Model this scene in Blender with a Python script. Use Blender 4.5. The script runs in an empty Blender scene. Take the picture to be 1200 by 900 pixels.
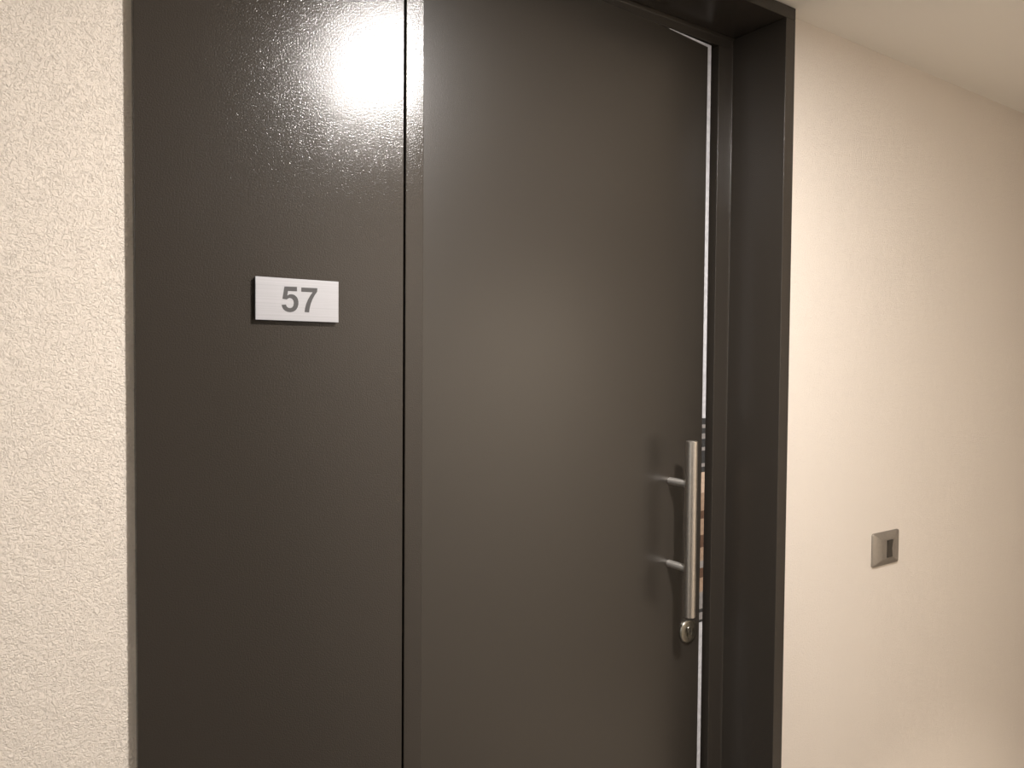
import bpy, bmesh, math, random
from mathutils import Vector, Matrix
from mathutils.geometry import tessellate_polygon

S = bpy.context.scene
C = S.collection
H = 1.58                      # camera height; z values below are given above the floor

# ---------------------------------------------------------------- camera
YAW, PITCH, ROLL = math.radians(34.436), math.radians(1.7668), math.radians(0.4563)
cd = bpy.data.cameras.new('camera'); cam = bpy.data.objects.new('camera', cd); C.objects.link(cam)
fwd = Vector((math.sin(YAW) * math.cos(PITCH), math.cos(YAW) * math.cos(PITCH), -math.sin(PITCH)))
rt = Vector((math.cos(YAW), -math.sin(YAW), 0.0))
up = rt.cross(fwd)
r2 = rt * math.cos(ROLL) + up * math.sin(ROLL)
u2 = -rt * math.sin(ROLL) + up * math.cos(ROLL)
m = Matrix((r2, u2, -fwd)).transposed().to_4x4()
m.translation = Vector((0, -1.03, H))
cam.matrix_world = m
cd.sensor_width = 36.0; cd.lens = 36.0 * 900 / 1200; cd.clip_start = 0.02
S.camera = cam

# ---------------------------------------------------------------- world, lights, exposure
CEIL = H + 0.754
w = bpy.data.worlds.new('world'); S.world = w; w.use_nodes = True
w.node_tree.nodes['Background'].inputs[0].default_value = (0.6, 0.7, 1.0, 1)
w.node_tree.nodes['Background'].inputs[1].default_value = 0.02
S.view_settings.view_transform = 'Standard'
S.view_settings.look = 'None'
S.view_settings.gamma = 1.0
S.view_settings.use_curve_mapping = False
S.view_settings.exposure = 0.78

LAMPS = [   # x, y, watts, spread, colour  (round downlights in the corridor ceiling)
    (0.827, -0.727, 22.5, 180, (1.0, 0.95, 0.91)),
    (-1.50, -0.727, 7.0, 180, (1.0, 0.90, 0.80)),
    (-3.0, -0.727, 20.0, 180, (0.72, 0.86, 1.0)),  # cool light added out of view for a bluish sheen on the frame
    (2.15, -1.10, 10.5, 68, (1.0, 0.90, 0.78)),  # added out of view; its pool on the back wall makes the leaf glow
]
def downlight_lamp(x, y, watts, spread, col):
    ld = bpy.data.lights.new('downlight_lamp', 'AREA'); ld.shape = 'DISK'; ld.size = 0.09
    ld.energy = watts; ld.spread = math.radians(spread); ld.color = col
    lo = bpy.data.objects.new('downlight_lamp', ld); C.objects.link(lo)
    lo.location = (x, y, CEIL - 0.012)
for L in LAMPS: downlight_lamp(*L)

# ---------------------------------------------------------------- materials
def mat(name, col, rough=0.5, metal=0.0, spec=0.5):
    mm = bpy.data.materials.new(name); mm.use_nodes = True
    b = mm.node_tree.nodes['Principled BSDF']
    b.inputs['Base Color'].default_value = (*col, 1); b.inputs['Roughness'].default_value = rough
    b.inputs['Metallic'].default_value = metal; b.inputs['Specular IOR Level'].default_value = spec
    return mm
def N(mm, t, **kw):
    n = mm.node_tree.nodes.new(t)
    for k, v in kw.items(): setattr(n, k, v)
    return n
def LK(mm, a, b): mm.node_tree.links.new(a, b)
def coords(mm, scale=(1, 1, 1)):
    tc = N(mm, 'ShaderNodeTexCoord'); mp = N(mm, 'ShaderNodeMapping')
    mp.inputs['Scale'].default_value = scale; LK(mm, tc.outputs['Object'], mp.inputs[0])
    return mp.outputs[0]
def ramp(mm, fac, stops, interp='LINEAR'):
    r = N(mm, 'ShaderNodeValToRGB'); r.color_ramp.interpolation = interp
    els = r.color_ramp.elements
    while len(els) < len(stops): els.new(0.5)
    for e, (p, c) in zip(els, stops):
        e.position = p; e.color = (*c, 1) if len(c) == 3 else c
    LK(mm, fac, r.inputs[0]); return r.outputs[0]

def plaster(name, col, scale, strength, dist):
    mm = mat(name, col, 0.9, 0, 0.2); b = mm.node_tree.nodes['Principled BSDF']
    co = coords(mm)
    wn = N(mm, 'ShaderNodeTexNoise'); wn.inputs['Scale'].default_value = scale * 0.5; LK(mm, co, wn.inputs['Vector'])
    mx = N(mm, 'ShaderNodeMixRGB'); mx.inputs[0].default_value = 0.01; LK(mm, co, mx.inputs[1]); LK(mm, wn.outputs['Color'], mx.inputs[2])
    n1 = N(mm, 'ShaderNodeTexNoise'); n1.inputs['Scale'].default_value = scale; n1.inputs['Detail'].default_value = 3.5
    n1.inputs['Roughness'].default_value = 0.6; LK(mm, mx.outputs[0], n1.inputs['Vector'])
    h1 = ramp(mm, n1.outputs['Fac'], [(0.36, (0, 0, 0)), (0.47, (0.75, 0.75, 0.75)), (0.7, (1, 1, 1))])
    n2 = N(mm, 'ShaderNodeTexNoise'); n2.inputs['Scale'].default_value = scale * 0.13; LK(mm, co, n2.inputs['Vector'])
    ad = N(mm, 'ShaderNodeMath', operation='MULTIPLY_ADD'); LK(mm, n2.outputs['Fac'], ad.inputs[0]); ad.inputs[1].default_value = 0.8
    LK(mm, h1, ad.inputs[2])
    bp = N(mm, 'ShaderNodeBump'); bp.inputs['Strength'].default_value = strength; bp.inputs['Distance'].default_value = dist
    LK(mm, ad.outputs[0], bp.inputs['Height']); LK(mm, bp.outputs[0], b.inputs['Normal'])
    return mm
def paint(name, col, rough, bump=0.00045, scale=620, spec=0.5):
    mm = mat(name, col, rough, 0, spec); b = mm.node_tree.nodes['Principled BSDF']
    co = coords(mm)
    n1 = N(mm, 'ShaderNodeTexNoise'); n1.inputs['Scale'].default_value = scale; n1.inputs['Detail'].default_value = 2; LK(mm, co, n1.inputs['Vector'])
    bp = N(mm, 'ShaderNodeBump'); bp.inputs['Strength'].default_value = 0.6; bp.inputs['Distance'].default_value = bump
    LK(mm, n1.outputs['Fac'], bp.inputs['Height']); LK(mm, bp.outputs[0], b.inputs['Normal'])
    n2 = N(mm, 'ShaderNodeTexNoise'); n2.inputs['Scale'].default_value = 3; n2.inputs['Detail'].default_value = 4; LK(mm, co, n2.inputs['Vector'])
    r = N(mm, 'ShaderNodeMapRange'); r.inputs[3].default_value = rough - 0.006; r.inputs[4].default_value = rough + 0.006
    LK(mm, n2.outputs['Fac'], r.inputs[0]); LK(mm, r.outputs[0], b.inputs['Roughness'])
    return mm
def brushed(name, col, rough, scale=(2, 2, 400), metal=1.0, amt=0.12):
    mm = mat(name, col, rough, metal); b = mm.node_tree.nodes['Principled BSDF']
    co = coords(mm, scale)
    n1 = N(mm, 'ShaderNodeTexNoise'); n1.inputs['Scale'].default_value = 3; n1.inputs['Detail'].default_value = 3; LK(mm, co, n1.inputs['Vector'])
    c = ramp(mm, n1.outputs['Fac'], [(0.3, tuple(v * (1 - amt) for v in col)), (0.7, tuple(min(1, v * (1 + amt)) for v in col))])
    LK(mm, c, b.inputs['Base Color'])
    return mm

M = {}
CREAM = (0.76, 0.69, 0.615)
M['wall_l'] = plaster('coarse_plaster', (0.84, 0.755, 0.66), 365, 0.66, 0.0028)
M['wall_r'] = plaster('fine_plaster', CREAM, 330, 0.45, 0.0022)
M['ceil'] = plaster('ceiling_plaster', (0.80, 0.76, 0.70), 300, 0.15, 0.001)
M['wall_b'] = plaster('pale_plaster', (0.74, 0.69, 0.62), 330, 0.3, 0.002)
M['floor'] = mat('floor_tile', (0.20, 0.175, 0.15), 0.35)
M['dark'] = paint('taupe_lacquer', (0.039, 0.033, 0.027), 0.17, 0.00055, 500, spec=0.40)
M['leaf'] = paint('taupe_leaf_lacquer', (0.031, 0.026, 0.021), 0.30, 0.0003, spec=0.75)
M['black'] = mat('gap_black', (0.012, 0.011, 0.010), 0.8)
M['plate'] = brushed('brushed_aluminium', (0.42, 0.415, 0.43), 0.42, (1.5, 1.5, 220), 0.35, 0.07)
M['plate_side'] = mat('plate_edge_dark', (0.03, 0.027, 0.03), 0.5)
M['digit'] = mat('digit_grey', (0.055, 0.052, 0.052), 0.55)
M['steel'] = brushed('satin_steel', (0.56, 0.52, 0.47), 0.40, (60, 60, 60), 1.0, 0.06)
M['post'] = brushed('satin_post_steel', (0.55, 0.52, 0.48), 0.5, (60, 60, 60), 0.8, 0.05)
M['lock'] = brushed('lock_steel', (0.26, 0.245, 0.21), 0.32, (60, 60, 60), 1.0, 0.08)
M['switch'] = brushed('titanium_plastic', (0.30, 0.265, 0.225), 0.38, (40, 40, 40), 0.45, 0.04)
M['rocker'] = mat('rocker_dark', (0.045, 0.038, 0.03), 0.4)
M['glass'] = mat('diffuser_white', (0.9, 0.9, 0.88), 0.5)
gb = M['glass'].node_tree.nodes['Principled BSDF']
gb.inputs['Emission Color'].default_value = (1, 0.9, 0.8, 1); gb.inputs['Emission Strength'].default_value = 6
M['ring'] = mat('ring_white', (0.8, 0.79, 0.77), 0.4)

# edge strip: pale aluminium, dark, beige and brown bands painted by height beside the handle
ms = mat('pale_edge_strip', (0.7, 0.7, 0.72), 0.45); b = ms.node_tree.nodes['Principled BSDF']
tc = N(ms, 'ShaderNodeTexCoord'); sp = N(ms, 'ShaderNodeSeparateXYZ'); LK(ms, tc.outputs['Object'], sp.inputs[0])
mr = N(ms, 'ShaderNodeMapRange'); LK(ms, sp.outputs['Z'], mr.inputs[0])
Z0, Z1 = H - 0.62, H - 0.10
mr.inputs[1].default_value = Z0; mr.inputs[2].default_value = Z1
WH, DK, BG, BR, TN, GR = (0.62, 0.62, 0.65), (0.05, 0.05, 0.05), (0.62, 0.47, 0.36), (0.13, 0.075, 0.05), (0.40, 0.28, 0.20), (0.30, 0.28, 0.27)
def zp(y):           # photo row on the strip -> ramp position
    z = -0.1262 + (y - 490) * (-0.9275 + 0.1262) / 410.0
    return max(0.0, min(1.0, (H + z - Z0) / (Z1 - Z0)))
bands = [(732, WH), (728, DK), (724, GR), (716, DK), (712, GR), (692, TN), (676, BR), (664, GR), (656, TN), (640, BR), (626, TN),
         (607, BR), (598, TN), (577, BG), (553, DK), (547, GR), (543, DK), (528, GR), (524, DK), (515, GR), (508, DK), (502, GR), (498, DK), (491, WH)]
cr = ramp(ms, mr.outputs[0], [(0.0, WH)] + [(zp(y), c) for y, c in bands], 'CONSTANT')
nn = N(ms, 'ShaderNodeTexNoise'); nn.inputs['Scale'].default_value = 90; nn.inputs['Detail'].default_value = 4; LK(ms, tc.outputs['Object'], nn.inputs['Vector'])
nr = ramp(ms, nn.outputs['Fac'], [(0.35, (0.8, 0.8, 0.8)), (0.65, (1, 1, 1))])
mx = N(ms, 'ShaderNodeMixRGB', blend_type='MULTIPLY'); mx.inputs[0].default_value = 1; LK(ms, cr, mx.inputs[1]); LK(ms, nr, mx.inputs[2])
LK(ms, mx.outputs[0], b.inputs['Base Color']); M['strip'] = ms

# ---------------------------------------------------------------- helpers
def link(name, bm, material, parent=None, smooth=False, bevel=0, seg=2):
    bmesh.ops.recalc_face_normals(bm, faces=bm.faces)
    me = bpy.data.meshes.new(name); bm.to_mesh(me); bm.free()
    mats = material if isinstance(material, (list, tuple)) else [material]
    for q in mats: me.materials.append(q)
    if smooth:
        for p in me.polygons: p.use_smooth = True
    o = bpy.data.objects.new(name, me); C.objects.link(o)
    if parent: o.parent = parent
    if bevel:
        bv = o.modifiers.new('bevel', 'BEVEL'); bv.width = bevel; bv.segments = seg; bv.limit_method = 'ANGLE'
        if smooth is False and seg > 1:
            for p in me.polygons: p.use_smooth = True
            wn = o.modifiers.new('wn', 'WEIGHTED_NORMAL'); wn.keep_sharp = True
    return o
def box(bm, x0, x1, y0, y1, z0, z1):
    v = [bm.verts.new((x, y, z)) for x in (x0, x1) for y in (y0, y1) for z in (z0, z1)]
    for f in ((0, 1, 3, 2), (4, 6, 7, 5), (0, 4, 5, 1), (2, 3, 7, 6), (0, 2, 6, 4), (1, 5, 7, 3)):
        bm.faces.new([v[i] for i in f])
def boxes(*bs):
    bm = bmesh.new()
    for q in bs: box(bm, *q)
    return bm
def prism_z(bm, pts, z0, z1):           # footprint (x, y) extruded in z
    a = [bm.verts.new((x, y, z0)) for x, y in pts]; c = [bm.verts.new((x, y, z1)) for x, y in pts]
    bm.faces.new(a[::-1]); bm.faces.new(c); n = len(pts)
    for i in range(n): bm.faces.new((a[i], a[(i + 1) % n], c[(i + 1) % n], c[i]))
def prism_y(bm, pts, y0, y1):           # outline (x, z) extruded in y
    a = [bm.verts.new((x, y0, z)) for x, z in pts]; c = [bm.verts.new((x, y1, z)) for x, z in pts]
    bm.faces.new(a); bm.faces.new(c[::-1]); n = len(pts)
    for i in range(n): bm.faces.new((a[i], a[(i + 1) % n], c[(i + 1) % n], c[i]))
def lathe(bm, prof, org, axis='Y', n=48):   # prof: (radius, offset along axis)
    rings = []
    for r, t in prof:
        ring = []
        for k in range(n):
            a = 2 * math.pi * k / n; p = (r * math.cos(a), r * math.sin(a))
            if axis == 'Y': v = (org[0] + p[0], org[1] + t, org[2] + p[1])
            else: v = (org[0] + p[0], org[1] + p[1], org[2] + t)
            ring.append(bm.verts.new(v))
        rings.append(ring)
    for i in range(len(rings) - 1):
        for k in range(n):
            bm.faces.new((rings[i][k], rings[i][(k + 1) % n], rings[i + 1][(k + 1) % n], rings[i + 1][k]))
    bm.faces.new(rings[0]); bm.faces.new(rings[-1])
def autosmooth(o, ang=35):
    me = o.data
    for p in me.polygons: p.use_smooth = True
    bm = bmesh.new(); bm.from_mesh(me)
    for e in bm.edges:
        if len(e.link_faces) == 2 and e.calc_face_angle(0) > math.radians(ang): e.smooth = False
    bm.to_mesh(me); bm.free()
def struct(o): o['kind'] = 'structure'; return o
def empty(name, loc, **props):
    o = bpy.data.objects.new(name, None); C.objects.link(o); o.location = loc
    o.empty_display_size = 0.05
    for k, v in props.items(): o[k] = v
    return o

# ---------------------------------------------------------------- the corridor
XL, XR, YB = -4.6, 4.2, -1.34
WL, WR = 0.0108, 0.029
struct(link('wall_left', boxes((XL, 0.30, WL, 0.26, 0, CEIL)), M['wall_l']))
struct(link('wall_right', boxes((1.420, XR, WR, 0.26, 0, CEIL)), M['wall_r']))
struct(link('wall_behind_door', boxes((0.28, 1.44, 0.262, 0.30, 0, CEIL)), M['black']))
struct(link('wall_back', boxes((XL, XR, YB - 0.1, YB, 0, CEIL)), M['wall_b']))
struct(link('wall_end_left', boxes((XL - 0.1, XL, YB - 0.1, 0.30, 0, CEIL)), M['wall_r']))
struct(link('wall_end_right', boxes((XR, XR + 0.1, YB - 0.1, 0.30, 0, CEIL)), M['wall_r']))
struct(link('ceiling', boxes((XL - 0.1, XR + 0.1, YB - 0.1, 0.30, CEIL, CEIL + 0.1)), M['ceil']))
struct(link('floor', boxes((XL - 0.1, XR + 0.1, YB - 0.1, 0.30, -0.1, 0)), M['floor']))

# ---------------------------------------------------------------- the door set
door = empty('door_1', (0, 0, 0), kind='structure')
T = CEIL - 0.001
X0, XP, XJ, XI, XO, XE = 0.1502, 0.5105, 0.5137, 0.5434, 1.4000, 1.4316   # panel, gap, jamb, opening, frame edge
ZI = H + 0.7275                                                             # inner top of the frame
ST = 0.142                                                                  # depth of the stop face
link('side_panel', boxes((X0, XP, 0.0, 0.055, 0.002, ZI - 0.0015)), M['dark'], door, bevel=0.0012)
link('panel_backing', boxes((X0 + 0.003, XJ, 0.058, 0.25, 0.002, ZI - 0.001)), M['black'], door)
bm = bmesh.new()
prism_z(bm, [(XJ, 0), (XI, 0), (XI, ST), (0.588, ST), (0.588, 0.168), (0.575, 0.168), (0.575, 0.258), (XJ, 0.258)], 0.002, ZI)
link('frame_jamb', bm, M['dark'], door, bevel=0.0012)
bm = bmesh.new()
prism_z(bm, [(XO, 0), (XE, 0), (XE, 0.258), (1.345, 0.258), (1.345, 0.190), (1.356, 0.182), (1.356, ST), (1.392, ST), (XO, ST - 0.002)], 0.002, ZI)
link('frame_jamb', bm, M['dark'], door, bevel=0.0012)
# header: same section turned over, one mesh
bm = bmesh.new()
sec = [(0, ZI), (0, T), (0.258, T), (0.258, H + 0.703), (0.190, H + 0.703), (0.182, H + 0.7045), (ST - 0.0006, H + 0.7045), (ST - 0.0006, ZI - 0.005), (ST - 0.006, ZI)]
a = [bm.verts.new((X0, y, z)) for y, z in sec]; c = [bm.verts.new((XE, y, z)) for y, z in sec]; n = len(sec)
bm.faces.new(a); bm.faces.new(c[::-1])
for i in range(n): bm.faces.new((a[i], a[(i + 1) % n], c[(i + 1) % n], c[i]))
link('frame_header', bm, M['dark'], door, bevel=0.0012)

# leaf, hung on the left and standing very slightly ajar
LX0, LX1, LZ1 = 0.592, 1.336, H + 0.701
TILT = math.radians(4.0); YR = 0.148
def ly(x): return YR - (LX1 - x) * math.tan(TILT)
bm = bmesh.new()
prism_z(bm, [(LX0, ly(LX0)), (LX1, YR), (LX1, YR + 0.055), (LX0, ly(LX0) + 0.055)], 0.008, LZ1)
leaf = link('door_leaf', bm, M['leaf'], door, bevel=0.001)
E1 = 0.0006
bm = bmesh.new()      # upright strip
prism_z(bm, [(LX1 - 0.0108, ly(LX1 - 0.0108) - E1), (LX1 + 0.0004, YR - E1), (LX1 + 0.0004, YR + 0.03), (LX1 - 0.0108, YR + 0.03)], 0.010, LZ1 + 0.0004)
st_ = link('edge_strip', bm, M['strip'], leaf); st_['label'] = 'thin pale strip down the lock edge, banded dark and brown beside the handle'
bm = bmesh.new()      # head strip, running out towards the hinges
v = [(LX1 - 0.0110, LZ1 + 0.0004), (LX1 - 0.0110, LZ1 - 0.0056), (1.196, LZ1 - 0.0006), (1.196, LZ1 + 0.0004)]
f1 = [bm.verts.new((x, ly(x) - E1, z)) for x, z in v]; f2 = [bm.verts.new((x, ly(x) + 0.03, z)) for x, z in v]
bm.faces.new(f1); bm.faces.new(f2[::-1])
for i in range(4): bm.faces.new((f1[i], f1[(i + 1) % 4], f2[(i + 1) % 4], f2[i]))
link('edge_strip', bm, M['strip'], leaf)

# pull handle: round bar on two posts
HX, HY = 1.2175, 0.078
bm = bmesh.new(); z0, z1 = H - 0.5375, H - 0.1655; R = 0.0125
lathe(bm, [(R - 0.0012, z0), (R, z0 + 0.0012), (R, z1 - 0.0012), (R - 0.0012, z1)], (HX, HY, 0), 'Z', 48)
bar = link('pull_handle', bm, M['steel'], door); autosmooth(bar); bar['label'] = 'satin steel round bar handle'
for z in (H - 0.2575, H - 0.4370):
    bm = bmesh.new()
    lathe(bm, [(0.0078, HY + R * 0.6), (0.0078, ly(HX) + 0.0015)], (HX, 0, z), 'Y', 32)
    autosmooth(link('handle_post', bm, M['post'], bar))
# lock cylinder and rose
LKX, LKZ = 1.2835, H - 0.599
yb = ly(LKX)
bm = bmesh.new(); lathe(bm, [(0.0262, 0.001), (0.0262, -0.0035), (0.0245, -0.0062), (0.021, -0.0072), (0.0125, -0.0072), (0.012, -0.0050)], (LKX, yb, LKZ), 'Y', 64)
lock = link('lock_rose', bm, M['lock'], door); autosmooth(lock, 28); lock['label'] = 'round steel lock rose'
bm = bmesh.new(); lathe(bm, [(0.0085, 0.0), (0.0085, -0.0082), (0.0078, -0.0090)], (LKX, yb, LKZ + 0.004), 'Y', 32)
box(bm, LKX - 0.0045, LKX + 0.0045, yb - 0.0080, yb, LKZ - 0.0165, LKZ)
autosmooth(link('lock_cylinder', bm, M['lock'], lock))
bm = boxes((LKX - 0.001, LKX + 0.001, yb - 0.0094, yb - 0.008, LKZ - 0.0015, LKZ + 0.0085))
link('keyway', bm, M['black'], lock)

# dark door added across the corridor, out of view, to darken the lacquer's reflection
door2_added = empty('door_2_added', (0, YB, 0), kind='structure')
def r2(o): o.matrix_parent_inverse = Matrix.Translation((0, -YB, 0)); return o
r2(link('frame_jamb', boxes((-0.62, -0.57, YB, YB + 0.03, 0.002, H + 0.66)), M['dark'], door2_added, bevel=0.001))
r2(link('frame_jamb', boxes((0.83, 0.88, YB, YB + 0.03, 0.002, H + 0.66)), M['dark'], door2_added, bevel=0.001))
r2(link('frame_header', boxes((-0.62, 0.88, YB, YB + 0.03, H + 0.66, CEIL - 0.001)), M['dark'], door2_added, bevel=0.001))
r2(link('side_panel', boxes((0.42, 0.828, YB + 0.001, YB + 0.028, 0.002, H + 0.658)), M['dark'], door2_added, bevel=0.001))
r2(link('door_leaf', boxes((-0.567, 0.416, YB + 0.001, YB + 0.015, 0.008, H + 0.655)), M['leaf'], door2_added, bevel=0.001))
bm = bmesh.new(); lathe(bm, [(0.0113, H - 0.5375), (0.0125, H - 0.5363), (0.0125, H - 0.1667), (0.0113, H - 0.1655)], (-0.45, YB + 0.075, 0), 'Z', 32)
b2 = r2(link('pull_handle', bm, M['steel'], door2_added)); autosmooth(b2)
for z in (H - 0.2575, H - 0.4370):
    bm = bmesh.new(); lathe(bm, [(0.0078, YB + 0.0145), (0.0078, YB + 0.068)], (-0.45, 0, z), 'Y', 24)
    autosmooth(link('handle_post', bm, M['steel'], b2))

# ---------------------------------------------------------------- number plate
k = 1.024 / 1.03
PX0, PX1, PZ0, PZ1 = 0.2947 * k, 0.4097 * k, H + 0.0511 * k, H + 0.1081 * k
root = empty('number_plate', (PX0, 0, PZ0), label='rectangular brushed aluminium door number plate reading 57 on the dark side panel', category='sign')
PTH = 0.0065
def rel(o): o.matrix_parent_inverse = Matrix.Translation(-root.location); return o
rel(link('plate', boxes((PX0, PX1, -PTH, -PTH + 0.0016, PZ0, PZ1)), M['plate'], root, bevel=0.0003))
rel(link('plate_base', boxes((PX0 + 0.0006, PX1 - 0.0006, -PTH + 0.0016, 0.0002, PZ0 + 0.0006, PZ1 - 0.0006)), M['plate_side'], root))
five = [(497, 286), (614, 290), (614, 331), (530, 328), (523, 371), (540, 361), (560, 358), (580, 361), (598, 371), (613, 386), (623, 405), (628, 430), (627, 455),
        (621, 478), (610, 498), (595, 513), (575, 523), (550, 527), (527, 524), (506, 515), (489, 501), (477, 483), (470, 458), (511, 455), (517, 473), (530, 485), (548, 489),
        (566, 484), (579, 468), (584, 443), (580, 418), (567, 400), (549, 394), (533, 397), (518, 408), (478, 402)]
seven = [(655, 295), (808, 301), (806, 334), (782, 367), (760, 407), (743, 452), (733, 496), (729, 529), (686, 525), (690, 490), (701, 448), (718, 408), (740, 370), (762, 340), (655, 334)]
def plate_pt(x, y):
    u = (x - 232) / 783.0; t = 192 + 48 * u; bt = 598 + 24 * u
    return (PX0 + (u * 0.982 + 0.018 * u * u) * (PX1 - PX0), PZ1 - (y - t) / (bt - t) * (PZ1 - PZ0))
for pts in (five, seven):
    pts = pts[:-1] if pts[0] == pts[-1] else pts
    P = [plate_pt(*p) for p in pts]; n = len(P)
    bm = bmesh.new()
    va = [bm.verts.new((x, -PTH - 0.0002, z)) for x, z in P]; vc = [bm.verts.new((x, -PTH + 0.0003, z)) for x, z in P]
    for tri in tessellate_polygon([[Vector((x, z, 0)) for x, z in P]]):
        bm.faces.new([va[i] for i in tri]); bm.faces.new([vc[i] for i in tri])
    for i in range(n): bm.faces.new((va[i], va[(i + 1) % n], vc[(i + 1) % n], vc[i]))
    rel(link('digit', bm, M['digit'], root))

# ---------------------------------------------------------------- light switch
kx = (1.03 + WR) / 1.0593
SX0, SX1, SZ0, SZ1 = 1.8154 * kx, 1.9351 * kx, H - 0.5099 * kx, H - 0.4254 * kx
sw = empty('light_switch', (SX0, WR, SZ0), label='grey light switch with sloping rim and one dark rocker on the cream wall', category='switch')
def rs(o): o.matrix_parent_inverse = Matrix.Translation(-sw.location); return o
def rr(x0, x1, z0, z1, r, y, n=5):
    out = []
    for cx, cz, a0 in ((x1 - r, z1 - r, 0), (x0 + r, z1 - r, 90), (x0 + r, z0 + r, 180), (x1 - r, z0 + r, 270)):
        for i in range(n):
            a = math.radians(a0 + 90 * i / (n - 1)); out.append((cx + r * math.cos(a), y, cz + r * math.sin(a)))
    return out
bm = bmesh.new()
ww, hh = SX1 - SX0, SZ1 - SZ0
loops = [rr(SX0, SX1, SZ0, SZ1, 0.006, WR + 0.001), rr(SX0, SX1, SZ0, SZ1, 0.006, WR - 0.0035),
         rr(SX0 + 0.0008, SX1 - 0.0008, SZ0 + 0.0008, SZ1 - 0.0008, 0.0055, WR - 0.0043),
         rr(SX0 + 0.27 * ww, SX1 - 0.27 * ww, SZ0 + 0.20 * hh, SZ1 - 0.20 * hh, 0.003, WR - 0.0105),
         rr(SX0 + 0.285 * ww, SX1 - 0.285 * ww, SZ0 + 0.22 * hh, SZ1 - 0.22 * hh, 0.002, WR - 0.0105)]
vl = [[bm.verts.new(p) for p in L] for L in loops]
for i in range(len(vl) - 1):
    n = len(vl[i])
    for j in range(n): bm.faces.new((vl[i][j], vl[i][(j + 1) % n], vl[i + 1][(j + 1) % n], vl[i + 1][j]))
bm.faces.new(vl[0]); bm.faces.new(vl[-1])
o = rs(link('cover_plate', bm, M['switch'], sw)); autosmooth(o, 50)
rx0, rx1, rz0, rz1 = SX0 + 0.54 * ww - 0.0115, SX0 + 0.54 * ww + 0.0115, SZ0 + 0.245 * hh, SZ1 - 0.245 * hh
bm = bmesh.new()   # rocker: hollow centre, both ends proud
prof = [(WR - 0.0128, rz0), (WR - 0.0112, (rz0 + rz1) / 2), (WR - 0.0142, rz1)]
for xx in (rx0, rx1):
    for y, z in prof: bm.verts.new((xx, y, z))
    for y, z in prof[::-1]: bm.verts.new((xx, WR - 0.009, z))
bm.verts.ensure_lookup_table(); V = bm.verts
bm.faces.new([V[i] for i in range(6)]); bm.faces.new([V[i] for i in range(11, 5, -1)])
for i in range(6): bm.faces.new((V[i], V[(i + 1) % 6], V[6 + (i + 1) % 6], V[6 + i]))
rs(link('rocker', bm, M['rocker'], sw))

# ---------------------------------------------------------------- ceiling downlights (above the frame; the cool and narrow ones added for lacquer reflections)
words = ['round white ceiling downlight above the door', 'round white ceiling downlight over the corridor left of the door', 'unseen round white ceiling downlight added farthest left of the door', 'unseen round white ceiling downlight added near the back wall right of the door']
for (x, y, *_), lab in zip(LAMPS, words):
    r = empty('ceiling_downlight', (x, y, CEIL), label=lab, category='ceiling light', group='corridor downlights')
    bm = bmesh.new(); lathe(bm, [(0.068, 0.0), (0.068, -0.006), (0.062, -0.010), (0.052, -0.010), (0.049, -0.006), (0.049, 0.0)], (0, 0, 0), 'Z', 48)
    link('trim_ring', bm, M['ring'], r, smooth=True)
    bm = bmesh.new(); lathe(bm, [(0.0495, -0.0004), (0.0495, -0.0072)], (0, 0, 0), 'Z', 48)
    link('diffuser', bm, M['glass'], r)
